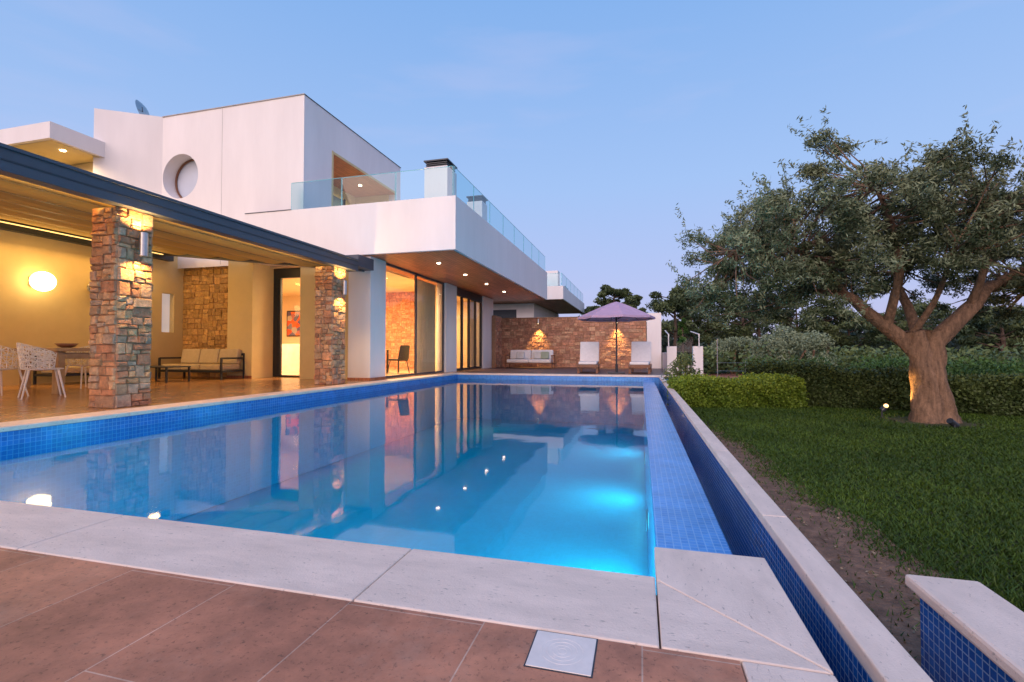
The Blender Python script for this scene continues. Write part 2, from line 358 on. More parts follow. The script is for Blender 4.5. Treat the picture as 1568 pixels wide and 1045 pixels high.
bpy.ops.mesh.primitive_torus_add(major_radius=CR-.03,minor_radius=.03,location=(CX,12.44,CZ),rotation=(math.pi/2,0,0),major_segments=64)
q=bpy.context.object; q.name='round_window_frame'; q.data.materials.append(teak); q.parent=h
tubes('wall_joint',[([(-12.6,11.998,3.5),(-12.6,11.998,8.42)],.006)],pm('joint',(.5,.47,.46),.9),h,4)
poly('angled_wall',[(-16.55,11.0),(-15.0,12.0),(-15.0,18),(-16.55,18)],3.9,8.45,white,h,0)
box('side_pier',-10.0,-9.6,12.003,13.4,4.3,8.427,white,h)
box('side_lintel',-9.9,-9.6,13.4,17.9,7.25,8.427,white,h)
box('side_pier_far',-9.9,-9.6,17.5,17.9,4.3,7.25,white,h)
box('upper_rear_wall',-15,-9.9,17.6,17.9,4.3,8.427,white,h)
box('upper_roof',-15,-9.9,12.003,17.6,8.2,8.35,white,h)
box('parapet_cap',-9.92,-9.58,12.02,17.92,8.43,8.45,greym,h)
box('parapet_cap_front',-15,-9.58,11.97,12.1,8.432,8.455,pm('cap_metal',(.45,.40,.38),.5),h)
box('loggia_ceiling',-11.4,-9.61,13.4,17.5,7.2,7.25,wood,h)
boxes('loggia_frame',[(-9.66,-9.585,13.33,13.40,4.87,7.3),(-9.66,-9.585,13.4,17.5,7.22,7.29)],cream,h)
box('loggia_back',-11.5,-11.4,13.4,17.6,4.3,7.2,cream,h)
box('loggia_end',-11.4,-10,13.3,13.4,4.3,7.2,cream,h)
box('loggia_end_far',-11.4,-9.9,17.45,17.5,4.3,7.2,cream,h)
box('loggia_window',-11.38,-11.36,14.4,16.6,4.5,6.8,pm('dusk_glass',(.10,.14,.2),.06,.1),h)
boxes('loggia_mullions',[(-11.37,-11.33,y,y+.08,4.4,6.85) for y in (14.4,15.4,16.55)],darkm,h)
for y in (14.2,16.2):
    dl=root('loggia_downlight',(-10.4,y,7.19)); bpy.ops.mesh.primitive_cylinder_add(radius=.06,depth=.01,location=(0,0,0)); q=bpy.context.object; q.name='lamp_disc'; q.data.materials.append(lampW); q.parent=dl
    if y>15: light('spot','SPOT',(0,0,-.03),260,(1,.66,.34),dl,spot_size=2.8,spot_blend=.8,shadow_soft_size=.06)
box('balcony_slab',-11.3,-4.63,11.6,24.3,3.46,4.3,white,h)
boxes('balcony_parapet',[(-11.3,-4.63,11.6,11.75,4.3,4.87),(-4.80,-4.63,11.75,24.3,4.3,4.87)],white,h)
box('slab_cap',-11.3,-9.7,11.58,12.0,4.872,4.89,greym,h)
box('wood_soffit',-7.9,-4.72,11.70,24.2,3.44,3.455,wood,h)
def rail(parent,x0,x1,y0,y1,z0,z1,n):
    L=math.hypot(x1-x0,y1-y0)
    for i in range(n):
        a=i/n; b2=(i+1)/n-.012/L*2
        xa,ya,xb,yb=x0+(x1-x0)*a,y0+(y1-y0)*a,x0+(x1-x0)*b2,y0+(y1-y0)*b2
        mesh('glass_panel',[(xa,ya,z0),(xb,yb,z0),(xb,yb,z1),(xa,ya,z1)],[(0,1,2,3)],railg,parent)
        tubes('glass_edges',[([(xa,ya,z1),(xb,yb,z1)],.009),([(xa,ya,z0),(xa,ya,z1)],.009),([(xb,yb,z0),(xb,yb,z1)],.006)],edgeg,parent,4)
rail(h,-9.75,-4.72,11.68,11.68,4.86,5.68,3)
rail(h,-4.72,-4.72,11.70,24.2,4.86,5.68,8)
for y,wd in ((13.3,.75),(16.8,.6)):
    ch=root('roof_chimney',(-5.95,y,0)); box('stack',-wd/2,wd/2,0,wd,4.3,6.4,white,ch)
    boxes('louvre_vents',[(-wd/2+.03,wd/2-.03,.03,wd-.03,6.41+i*.055,6.435+i*.055) for i in range(3)],darkm,ch)
    box('cap_slab',-wd/2-.02,wd/2+.02,-.02,wd+.02,6.57,6.61,darkm,ch)
box('corner_column',-7.9,-7.2,11.76,12.58,0,3.438,white,h)
box('front_wall_right',-9.6,-7.9,11.9,12.4,0,3.44,cream,h)
box('front_pillar',-12.05,-11.15,11.75,12.6,0,3.9,cream,h)
box('skirting',-12.06,-11.14,11.74,11.75,0,.08,wood,h)
box('column_skirting',-7.91,-7.19,11.752,12.59,0,.07,wood,h)
box('stone_wall_core',-14.3,-12.05,12.22,12.5,0,3.95,mortar,h)
stones('stone_wall_face',[((-14.3,12.22,0),(1,0,0),2.25,3.9,(0,-1,0))],PAL_LIT,h,.12,.3,.15,.5,.03)
box('cream_side_wall',-14.6,-14.3,-3,11.5,0,4.3,cream,h)
boxes('window_surround',[(-14.6,-14.3,11.5,11.9,0,1.4),(-14.6,-14.3,11.5,11.9,2.62,4.3),(-14.6,-14.3,11.9,12.3,0,4.3)],cream,h)
box('slit_pane',-14.5,-14.48,11.5,11.9,1.4,2.62,emis('slit_glass_glow',(.6,.6,.65),.4),h)  # dusk light put in as a weak emission on the pane
boxes('front_door_frame',[(-11.15,-11.0,12.6,12.72,0,3.44),(-9.72,-9.6,12.6,12.72,0,3.44),(-11.0,-9.72,12.6,12.72,3.1,3.44),(-11.0,-9.72,12.6,12.72,0,.06),(-11.0,-10.9,12.62,12.7,.06,3.1)],darkm,h)
mesh('front_door_glass',[(-10.9,12.66,.06),(-9.72,12.66,.06),(-9.72,12.66,3.1),(-10.9,12.66,3.1)],[(0,1,2,3)],wing,h)
boxes('facade_piers',[(-7.6,-7.2,17.1,18.2,0,3.438),(-7.6,-7.2,21.6,23.2,0,3.438)],white,h)
boxes('window_frames',[(-7.34,-7.28,12.58,12.64,0.02,3.438),(-7.34,-7.28,14.7,14.78,0.02,3.438),(-7.34,-7.28,17.04,17.1,.02,3.438),(-7.34,-7.28,12.64,17.04,3.37,3.438),(-7.34,-7.28,12.64,17.04,.02,.07)],greym,h)
boxes('sliding_door_frames',[(-7.36,-7.26,y,y+.1,0.02,3.1) for y in (18.2,19.0,19.85,20.7,21.5)]+[(-7.36,-7.26,18.2,21.6,3.1,3.438),(-7.36,-7.26,18.3,21.5,.02,.1)],darkm,h)
mesh('big_window',[(-7.31,12.6,.03),(-7.31,17.1,.03),(-7.31,17.1,3.43),(-7.31,12.6,3.43)],[(0,1,2,3)],wing,h)
mesh('sliding_window',[(-7.31,18.2,.03),(-7.31,21.6,.03),(-7.31,21.6,3.1),(-7.31,18.2,3.1)],[(0,1,2,3)],wing,h)
floorm=pm('interior_floor',(.55,.42,.28),.2,.1,2)
box('interior_floor',-16.5,-7.3,12.6,23.2,.002,.02,floorm,h)
box('interior_ceiling',-16.5,-7.95,12.45,23.2,3.40,3.452,roomw,h)
box('interior_left',-16.7,-16.5,12.5,23.2,0,3.45,roomw,h)
box('interior_back',-16.5,-10.9,19.0,19.2,0,3.4,roomw,h)
box('interior_back2',-9.0,-7.6,19.0,19.15,0,3.4,roomw,h)
box('interior_stone_core',-10.9,-9.0,19.0,19.2,0,3.4,mortar,h)
stones('interior_stone',[((-10.9,19.0,0),(1,0,0),1.9,3.4,(0,-1,0))],[(.68,.28,.16),(.74,.36,.22),(.62,.30,.2)],h,.1,.2,.12,.35,.02)
box('rear_wall',-16.5,-7.3,23.2,23.4,0,3.45,roomw,h)
box('house_rear_mass',-16.5,-11.4,18.2,24,3.46,4.4,white,h)
cloth=pm('curtain_cloth',(.80,.68,.46),.9,.05)
for (ya,yb) in ((15.3,17.0),(18.4,19.0),(20.9,21.5)):
    V=[];F=[];n=int(60*(yb-ya))
    for i in range(n+1):
        y=ya+(yb-ya)*i/n; x=-7.62+.05*math.sin(i*.75); V+=[(x,y,.04),(x,y,3.36)]
    F=[(2*i,2*i+2,2*i+3,2*i+1) for i in range(n)]
    mesh('curtain',V,F,cloth,h,smooth=True)
box('kitchen_counter',-14.2,-12.6,16,16.7,.02,1.1,pm('counter_white',(.85,.80,.7),.3),h)
pa=root('wall_painting',(-15.5,18.96,2.1)); box('frame',-.5,.5,-.03,.03,-.6,.6,darkm,pa)
m,nt,b=newmat('painting_canvas'); tcc=N(nt,'ShaderNodeTexCoord'); vr=N(nt,'ShaderNodeTexVoronoi'); vr.inputs['Scale'].default_value=4; nt.links.new(tcc.outputs['Object'],vr.inputs[0])
cr=N(nt,'ShaderNodeValToRGB'); e=cr.color_ramp.elements; e[0].color=(.6,.03,.02,1); e[1].color=(.8,.7,.5,1); q=e.new(.4); q.color=(.8,.2,.05,1); q=e.new(.6); q.color=(.1,.1,.25,1)
nt.links.new(vr.outputs['Color'],cr.inputs[0]); nt.links.new(cr.outputs[0],b.inputs['Base Color'])
box('canvas',-.45,.45,-.035,-.031,-.55,.55,m,pa)
for (x,y,e) in ((-9.5,15.6,560),(-13.6,15,360),(-9.6,21,220)):
    dl=root('ceiling_lamp',(x,y,3.38)); bpy.ops.mesh.primitive_cylinder_add(radius=.16,depth=.03,location=(0,0,0)); q=bpy.context.object; q.name='lamp_disc'; q.data.materials.append(lampE); q.parent=dl
    light('lamp_light','AREA',(0,0,-.05),e,(1,.62,.28),dl,shape='DISK',size=1.0)
def dchair(loc,rz):
    r=root('dining_chair',loc,rz); box('seat',-.25,.25,-.25,.25,.45,.52,darkm,r,.02); 
    mesh('backrest',[(-.25,.22,.5),(.25,.22,.5),(.22,.32,1.0),(-.22,.32,1.0),(-.25,.27,.5),(.25,.27,.5),(.22,.36,1.0),(-.22,.36,1.0)],[(0,1,2,3),(7,6,5,4),(0,4,5,1),(1,5,6,2),(2,6,7,3),(3,7,4,0)],darkm,r,bevel=.02)
    tubes('legs',[([(sx*.2,sy*.2,.46),(sx*.27,sy*.27,.02)],.015) for sx in (-1,1) for sy in (-1,1)],darkm,r)
dchair((-8.6,14.2,0.02),.6); dchair((-8.3,15.4,.02),-1.9); dchair((-9.6,15.9,.02),2.6)
dt=root('dining_table',(-9.4,14.9,.02)); box('top',-.55,.55,-.9,.9,.82,.86,tablew,dt,.01); boxes('legs',[(a-.03,a+.03,b_-.03,b_+.03,0,.82) for a in (-.5,.5) for b_ in (-.8,.8)],darkm,dt)
pl=root('pendant_lamp',(-9.6,15.2,2.35))
tube('cord',[(0,0,0),(0,0,1.0)],.006,darkm,pl)
for k,(rr,zz) in enumerate(((.32,0),(.24,.12),(.16,.22))):
    bpy.ops.mesh.primitive_torus_add(major_radius=rr,minor_radius=.018,location=(0,0,zz)); q=bpy.context.object; q.name='glow_ring'; q.data.materials.append(emis('pendant_glow',(1,.6,.5),6)); q.parent=pl
for y in (13.2,15.45,17.8,20.3):
    dl=root('soffit_downlight',(-5.8,y,3.43)); bpy.ops.mesh.primitive_cylinder_add(radius=.055,depth=.01,location=(0,0,0)); q=bpy.context.object; q.name='lamp_disc'; q.data.materials.append(lampW); q.parent=dl
    light('spot','SPOT',(0,0,-.03),28,(1,.75,.45),dl,spot_size=1.9,spot_blend=.8,shadow_soft_size=.05)
lw=root('villa_left_wing')
box('roof_slab',-27,-16.3,9.7,16,6.92,7.4,white,lw)
box('soffit',-26.9,-16.42,9.82,11.3,6.905,6.917,cream,lw)
box('rear_wall',-27,-16.56,11.3,16,3.9,6.9,cream,lw)
for x in (-18.2,-16.9):
    dl=root('soffit_downlight',(x,10.4,6.895)); bpy.ops.mesh.primitive_cylinder_add(radius=.07,depth=.01,location=(0,0,0)); q=bpy.context.object; q.name='lamp_disc'; q.data.materials.append(lampW); q.parent=dl
    light('spot','SPOT',(0,0,-.03),320,(1,.7,.35),dl,spot_size=2.9,spot_blend=.8,shadow_soft_size=.1)
sd=root('satellite_dish',(-17.0,12.9,8.35))
tube('mast',[(0,0,0),(0,0,.9)],.03,greym,sd)
V=[(0,.12,0)];F=[];n=24
for k in range(1,5):
    for i in range(n):
        a=2*math.pi*i/n; rr=.42*k/4; V.append((math.cos(a)*rr,.12-(.16*(k/4)**2),math.sin(a)*rr))
F=[(0,1+i,1+(i+1)%n) for i in range(n)]
for k in range(3):
    for i in range(n): F.append((1+k*n+i,1+(k+1)*n+i,1+(k+1)*n+(i+1)%n,1+k*n+(i+1)%n))
q=mesh('reflector',V,F,steel,sd,smooth=True); q.location=(0,0,.95); q.rotation_euler=(.3,0,-1.1)
tube('feed_arm',[(0,0,.7),(.3,-.3,.95)],.012,greym,sd)
# ================================================================= PERGOLA
pg=root('pergola')
box('front_beam',-7.2,-7.0,-4,10.85,2.86,3.14,greym,pg,.006)
box('beam_flange',-7.22,-6.97,-4,10.86,3.12,3.16,greym,pg)
box('beam_groove',-6.999,-6.992,-4,10.84,2.98,3.0,darkm,pg)
box('wall_beam',-14.29,-14.1,-4,11.7,3.62,3.86,darkm,pg)
mesh('end_beam',[(-14.1,11.3,3.75),(-7.2,11.3,2.95),(-7.2,11.3,3.2),(-14.1,11.3,4.0),(-14.1,11.45,3.75),(-7.2,11.45,2.95),(-7.2,11.45,3.2),(-14.1,11.45,4.0)],[(0,1,2,3),(7,6,5,4),(0,4,5,1),(1,5,6,2),(2,6,7,3),(3,7,4,0)],greym,pg)
box('end_beam_stub',-7.9,-7.0,10.85,11.58,3.0,3.3,greym,pg)
V=[];F=[];nx=140
for i in range(nx+1):
    u=i/nx; x=-14.1+6.9*u; z=3.88-.85*u-.10*abs(math.sin(u*math.pi*6)); V+=[(x,-4,z),(x,11.3,z)]
F=[(2*i,2*i+1,2*i+3,2*i+2) for i in range(nx)]
mesh('fabric_canopy',V,F,pm('canopy_fabric',(.50,.37,.13),.8,.15,3,stretch=(3,.3,1)),pg,smooth=True)
boxes('canopy_bars',[(-14.1+6.9*k/6-.02,-14.1+6.9*k/6+.02,-4,11.29,3.83-.1417*k,3.86-.1417*k) for k in range(1,6)],pm('bar_metal',(.35,.27,.13),.4),pg)
boxes('led_strip',[(-13.95,-13.9,0,11.2,3.72,3.74)],emis('led_glow',(1,.58,.16),1.8),pg)
light('led_strip_light','AREA',(-13.8,5.6,3.60),190,WARM,pg,rot=(0,math.radians(-25),0),shape='RECTANGLE',size=.12,size_y=11)
light('beam_strip_light','AREA',(-7.35,4.0,2.9),130,WARM,pg,rot=(0,math.radians(125),0),shape='RECTANGLE',size=.08,size_y=12)
boxes('beam_led_strip',[(-7.26,-7.22,-2,10.2,2.9,2.92)],emis('led_glow2',(1,.62,.2),3),pg)
for k,(y0) in enumerate((.1,5.08,10.0)):
    x0,x1,y1,H_=-7.63,-7.14,y0+.49,2.86
    sc=root('stone_column'); box('core',x0+.005,x1-.005,y0+.005,y1-.005,0,H_,mortar,sc)
    stones('stone_facing',[((x0,y0,0),(1,0,0),x1-x0,H_,(0,-1,0)),((x1,y0,0),(0,1,0),y1-y0,H_,(1,0,0)),((x1,y1,0),(-1,0,0),x1-x0,H_,(0,1,0)),((x0,y1,0),(0,-1,0),y1-y0,H_,(-1,0,0))],PAL,sc,.07,.24,.10,.34,.03)
    if k==0: continue
    wl=root('wall_sconce',(x1+.15,y0+.25,2.36))
    tube('cylinder_body',[(0,0,-.17),(0,0,.17)],.055,steel,wl,20); box('bracket',-.13,-.04,-.03,.03,-.05,.05,steel,wl)
    light('up','SPOT',(0,0,.18),85,WARM,wl,rot=(math.pi,0,0),spot_size=2.6,spot_blend=.6,shadow_soft_size=.03)
    light('down','SPOT',(0,0,-.18),85,WARM,wl,spot_size=2.4,spot_blend=.6,shadow_soft_size=.03)
gl_=root('globe_wall_lamp',(-14.0,8.26,2.5))
bpy.ops.mesh.primitive_uv_sphere_add(radius=.24,location=(0,0,0),segments=32,ring_count=16); q=bpy.context.object; q.name='globe'; q.data.materials.append(lampE); q.parent=gl_
bpy.ops.object.shade_smooth()
box('wall_plate',-.3,-.2,-.12,.12,-.12,.12,steel,gl_)
g2=root('round_wall_sconce',(-14.2,9.5,2.5))
bpy.ops.mesh.primitive_torus_add(major_radius=.12,minor_radius=.03,location=(0,0,0),rotation=(0,math.pi/2,0)); q=bpy.context.object; q.name='ring'; q.data.materials.append(steel); q.parent=g2
bpy.ops.mesh.primitive_uv_sphere_add(radius=.06,location=(0.02,0,0)); q=bpy.context.object; q.name='bulb'; q.data.materials.append(steel); q.parent=g2
# ================================================================= furniture
def lattice_chair(loc,rz):
    r=root('lattice_garden_chair',loc,rz); wp=pm('white_resin',(.75,.72,.68),.4,.03)
    nu,nv=16,6; V=[];F=[]
    for j in range(nv+1):
        for i in range(nu+1):
            a=math.pi*(-.15+1.3*i/nu); hgt=.5+j/nv*(.28+.17*math.sin(max(0,min(1,i/nu))*math.pi)); rr=.27+.05*j/nv
            jit=0 if j in(0,nv) or i in(0,nu) else 1
            V.append((math.cos(a)*rr+jit*random.uniform(-.015,.015),math.sin(a)*rr,hgt+jit*random.uniform(-.02,.02)))
    for j in range(nv):
        for i in range(nu):
            a=j*(nu+1)+i; q=[a,a+1,a+nu+2,a+nu+1]
            F+= [(q[0],q[1],q[2]),(q[0],q[2],q[3])] if (i+j)%2 else [(q[0],q[1],q[3]),(q[1],q[2],q[3])]
    o=mesh('lattice_back',V,F,wp,r); w_=o.modifiers.new('w','WIREFRAME'); w_.thickness=.016; w_.use_replace=True
    V=[];F=[];n=16
    for k in range(4):
        for i in range(n):
            a=2*math.pi*i/n; rr=.09*k+.01; V.append((math.cos(a)*rr,math.sin(a)*rr,.47+.01*k))
    for k in range(3):
        for i in range(n): F.append((k*n+i,(k+1)*n+i,(k+1)*n+(i+1)%n,k*n+(i+1)%n))
    o=mesh('lattice_seat',V,F,wp,r); w_=o.modifiers.new('w','WIREFRAME'); w_.thickness=.018
    tubes('legs',[([(sx*.18,sy*.18,.49),(sx*.27,sy*.27,0)],[.018,.011]) for sx in (-1,1) for sy in (-1,1)],wp,r)
tb=root('outdoor_dining_table',(-11.7,6.9,0)); box('top',-1.3,1.25,-.5,.5,.80,.87,tablew,tb,.01)
boxes('legs',[(1.0,1.16,-.42,-.30,0,.8),(1.0,1.16,.30,.42,0,.8),(1.0,1.16,-.30,.30,.66,.78),(-1.16,-1.0,-.42,-.30,0,.8),(-1.16,-1.0,.3,.42,0,.8)],tablew,tb,.008)
bw=root('fruit_bowl',(-11.0,6.9,.87))
V=[];F=[];n=20
for k,(rr,zz) in enumerate(((.06,0),(.13,.03),(.18,.09),(.17,.09),(.12,.04),(.0,.02))):
    for i in range(n): V.append((math.cos(2*math.pi*i/n)*rr,math.sin(2*math.pi*i/n)*rr,zz))
for k in range(5):
    for i in range(n): F.append((k*n+i,k*n+(i+1)%n,(k+1)*n+(i+1)%n,(k+1)*n+i))
mesh('bowl',V,F,teak,bw,smooth=True)
for (x,y,a) in ((-10.05,5.95,2.7),(-10.8,5.75,3.3),(-11.9,5.9,3.1),(-9.6,7.0,-1.6),(-10.9,7.8,0),(-11.9,7.8,.1)): lattice_chair((x,y,0),a)
def sofa(name,loc,rz,L,arms=True,frame=darkm,cush=cushb,n=3,low=0):
    r=root(name,loc,rz); D=.85
    boxes('frame',[(-L/2,L/2,-D/2,D/2,.2,.26),(-L/2,-L/2+.05,-D/2,-D/2+.05,0,.62),(L/2-.05,L/2,-D/2,-D/2+.05,0,.62),(-L/2,-L/2+.05,D/2-.05,D/2,0,.75),(L/2-.05,L/2,D/2-.05,D/2,0,.75),(-L/2+.05,L/2-.05,D/2-.04,D/2,.68,.75),(-L/2+.0,-L/2+.08,-D/2+.05,D/2-.05,.58,.63),(L/2-.08,L/2,-D/2+.05,D/2-.05,.58,.63)],frame,r,.006)
    w_=(L-.16)/n
    for i in range(n):
        x=-L/2+.08+i*w_; box('seat_cushion',x+.005,x+w_-.005,-D/2+.02,D/2-.1,.265,.43,cush,r,.04)
        o=box('back_cushion',x+.01,x+w_-.01,-.08,.08,0,.45,cush,r,.05); o.location=(0,D/2-.17,.43); o.rotation_euler=(-.2,0,0)
    return r
sofa('outdoor_sofa',(-12.55,11.35,0),0,2.3)
sofa('outdoor_sofa',(-13.75,9.3,0),math.pi/2,2.2)
ct=root('coffee_table',(-12.3,9.9,0)); box('top',-.6,.6,-.35,.35,.38,.41,darkm,ct,.005); boxes('legs',[(a-.02,a+.02,b_-.02,b_+.02,0,.38) for a in (-.57,.57) for b_ in (-.32,.32)],darkm,ct)
db=sofa('garden_daybed',(-5.1,22.4,0),0,2.3,frame=teak,cush=cushw,n=2)
for x in (-.5,.35,.7):
    o=box('pillow',-.2,.2,-.06,.06,0,.36,pm('pillow_cloth',(.60,.58,.56),.9) if x<.5 else pm('pillow_grey_green',(.34,.38,.28),.9),db,.05); o.location=(x,.02,.45); o.rotation_euler=(-.35,0,.1)
def lounger(loc,rz):
    r=root('sun_lounger',loc,rz)
    boxes('frame',[(-.38,-.30,-1.0,.95,.22,.32),(.30,.38,-1.0,.95,.22,.32),(-.3,.3,-1.0,-.94,.22,.32),(-.3,.3,.89,.95,.24,.32)]+[(-.3,.3,-.9+i*.15,-.82+i*.15,.28,.30) for i in range(12)],teak,r,.004)
    boxes('legs',[(sx*.34-.04,sx*.34+.04,y-.04,y+.04,0,.22) for sx in (-1,1) for y in (-.85,.8)],teak,r)
    box('seat_cushion',-.33,.33,-.97,.3,.325,.43,cushw,r,.03)
    o=box('back_cushion',-.37,.37,-.055,.055,0,.84,cushw,r,.03); o.location=(0,.35,.40); o.rotation_euler=(-.4,0,0)
    o=boxes('back_frame',[(-.34,-.28,.06,.09,0,.74),(.28,.34,.06,.09,0,.74),(-.28,.28,.06,.09,.3,.36),(-.28,.28,.06,.09,.68,.74)],teak,r); o.location=(0,.35,.36); o.rotation_euler=(-.4,0,0)
lounger((-1.92,18.6,0),.05); lounger((.0,18.6,0),-.05)
um=root('garden_parasol',(-.84,17.8,0)); lil=pm('parasol_fabric',(.50,.34,.48),.9,.08,6)
tube('pole',[(0,0,0),(0,0,2.62)],.028,darkm,um,12); box('base_plate',-.3,.3,-.3,.3,0,.05,darkm,um,.01); tube('base_collar',[(0,0,.05),(0,0,.35)],.045,darkm,um,12)
V=[(0,0,2.62)];F=[];n=8;ring=4
for k in range(1,ring+1):
    for i in range(n*2):
        a=2*math.pi*i/(n*2)+.2; rr=1.4*k/ring; z=2.62-.58*(k/ring)**1.15
        if i%2: rr*=.935; z-=0.02
        V.append((math.cos(a)*rr,math.sin(a)*rr,z))
m_=n*2
for i in range(m_):
    a=2*math.pi*i/m_+.2; rr=1.4*(.935 if i%2 else 1); V.append((math.cos(a)*rr,math.sin(a)*rr,1.97-(0.02 if i%2 else 0)))
F=[(0,1+i,1+(i+1)%m_) for i in range(m_)]
for k in range(ring):
    for i in range(m_): F.append((1+k*m_+i,1+(k+1)*m_+i,1+(k+1)*m_+(i+1)%m_,1+k*m_+(i+1)%m_))
mesh('canopy',V,F,lil,um)
tubes('ribs',[([(0,0,2.58),(math.cos(2*math.pi*i/8+.2)*1.38,math.sin(2*math.pi*i/8+.2)*1.38,2.0)],.008) for i in range(8)]+[([(0,0,1.95),(math.cos(2*math.pi*i/8+.2)*.7,math.sin(2*math.pi*i/8+.2)*.7,2.31)],.007) for i in range(8)],darkm,um,6)
# ================================================================= far wall
fw=root('stone_garden_wall')
box('core',-7.0,.28,24.0,24.35,0,2.5,mortar,fw); box('side_core',-7.18,-7.0,22.9,24.0,0,2.6,mortar,fw)
stones('facing',[((-7.0,24.0,0),(1,0,0),7.28,2.5,(0,-1,0)),((-7.0,22.9,0),(0,1,0),1.1,2.55,(1,0,0))],[(.58,.29,.18),(.50,.25,.155),(.62,.37,.23),(.46,.24,.16)],fw,.1,.26,.15,.55,.03)
box('capping',-7.18,.3,23.95,24.4,2.5,2.54,mortar,fw)
box('white_end_pier',.3,.95,23.6,24.4,0,2.62,white,fw)
for x in (-5.0,-1.1):
    wl=root('wall_sconce',(x,23.78,2.32)); tube('cylinder_body',[(0,0,-.12),(0,0,.12)],.05,steel,wl,16); box('bracket',-.03,.03,.03,.18,-.04,.04,steel,wl)
    light('down','SPOT',(0,0,-.13),330,(1,.58,.16),wl,spot_size=1.3,spot_blend=.7,shadow_soft_size=.03)
    mesh('lens',[(.045*math.cos(i*.785),.045*math.sin(i*.785),-.122) for i in range(8)],[tuple(range(8))],lampE,wl)
gg=root('garden_gate'); boxes('low_wall',[(1.0,1.35,19.5,19.9,GZ,1.0),(1.0,1.2,19.9,24,GZ,.75),(1.95,2.3,19.5,19.9,GZ,1.0),(1.35,1.95,19.55,19.85,GZ,.25)],white,gg)
mesh('glass_panel',[(1.35,19.7,.27),(1.95,19.7,.27),(1.95,19.7,1.3),(1.35,19.7,1.3)],[(0,1,2,3)],railg,gg)
tubes('handrail',[([(1.05,19.4,1.0),(1.05,19.4,1.45),(1.1,23,1.75)],.025),([(2.15,19.4,1.0),(2.15,19.4,1.45),(2.2,23,1.7)],.025)],white,gg)
v2=root('neighbouring_villa')
box('slab',-12,-4.6,29.4,41,4.05,4.87,white,v2); box('wood_soffit',-11.9,-4.7,29.5,40.9,4.03,4.046,wood,v2)
box('ground_floor',-12,-6.8,31,41,GZ,4.0,white,v2); boxes('dark_windows',[(-6.79,-6.77,33,36,.2,3.2),(-6.79,-6.77,37,40,.2,3.2),(-11.5,-8,30.97,30.99,2.5,3.6)],darkm,v2)
box('upper_box',-14,-9,32,38,4.9,7.4,white,v2); rail(v2,-9,-4.7,29.5,29.5,4.86,5.68,3); rail(v2,-4.7,-4.7,29.5,40.9,4.86,5.68,6)
box('small_chimney',-5.9,-5.1,30.4,31.2,4.87,6.0,white,v2)  # small chimney standing on the neighbour's slab
box('terracotta_path',2.2,6.5,19,27,GZ-.1,GZ+.012,pm('terracotta',(.42,.15,.09),.8,.15,3),None)
kb=root('path_kerb'); boxes('kerb_run',[(2.2,6.5,18.8,18.98,GZ,GZ+.14),(2.0,2.18,18.8,27,GZ,GZ+.14)],white,kb)
fe=root('garden_fence')
tubes('posts',[([(x,16.0,GZ),(x,16.0,zt)],.014) for x,zt in ((2.3,1.2),(3.1,.5),(4.3,.5))]+[([(2.3,16.0,z),(4.3,16.0,z)],.004) for z in (.2,.45)],steel,fe,6)
# ================================================================= vegetation
def hedge(name,x0,y0,x1,y1,dep,zt0,zt1,mat,n,ls=.045):
    r=root(name)
    L=math.hypot(x1-x0,y1-y0); ux,uy=(x1-x0)/L,(y1-y0)/L; vx,vy=-uy,ux
    u=rng.random(n); v=rng.random(n); w_=rng.random(n); f=rng.random(n)
    zt=zt0+(zt1-zt0)*u+.045*np.sin(u*L*4)+.03*np.sin(u*L*9.3+v*5)
    front=f<.5; top=(f>=.5)&(f<.85); end=f>=.85
    vv=np.where(front,0,v); zz=np.where(top,1,w_); uu=np.where(end,np.where(v>.5,1,0),u); vv=np.where(end,w_,vv); zz=np.where(end,rng.random(n),zz)
    bulge=.06*np.sin(uu*L*5.1+zz*3)+.04*np.sin(uu*L*11+zz*7)
    P=np.stack([x0+ux*uu*L+vx*(vv*dep+bulge*front),y0+uy*uu*L+vy*(vv*dep+bulge*front),GZ+zz*(zt-GZ)],1)+rng.normal(0,.038,(n,3))
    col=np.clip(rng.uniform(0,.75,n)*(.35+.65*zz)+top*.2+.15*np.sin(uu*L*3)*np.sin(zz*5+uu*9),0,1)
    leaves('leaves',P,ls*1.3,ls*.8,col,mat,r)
    e=.06; V=[]
    for (a,b_,z) in ((0,0,GZ),(1,0,GZ),(1,1,GZ),(0,1,GZ),(0,0,zt0-e),(1,0,zt1-e),(1,1,zt1-e),(0,1,zt0-e)):
        V.append((x0+ux*(e+a*(L-2*e))+vx*(e+b_*(dep-2*e)),y0+uy*(e+a*(L-2*e))+vy*(e+b_*(dep-2*e)),z))
    mesh('inner_dark_box',V,BF,pm('hedge_core',(.02,.03,.01),.95),r)  # plain dark box filling the inside of the leaf shell
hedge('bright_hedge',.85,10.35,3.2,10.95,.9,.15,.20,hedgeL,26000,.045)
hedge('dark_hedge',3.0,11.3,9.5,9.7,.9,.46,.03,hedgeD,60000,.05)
hedge('dark_hedge',2.9,11.6,4.0,12.4,1.0,.46,.46,hedgeD,9000,.05)
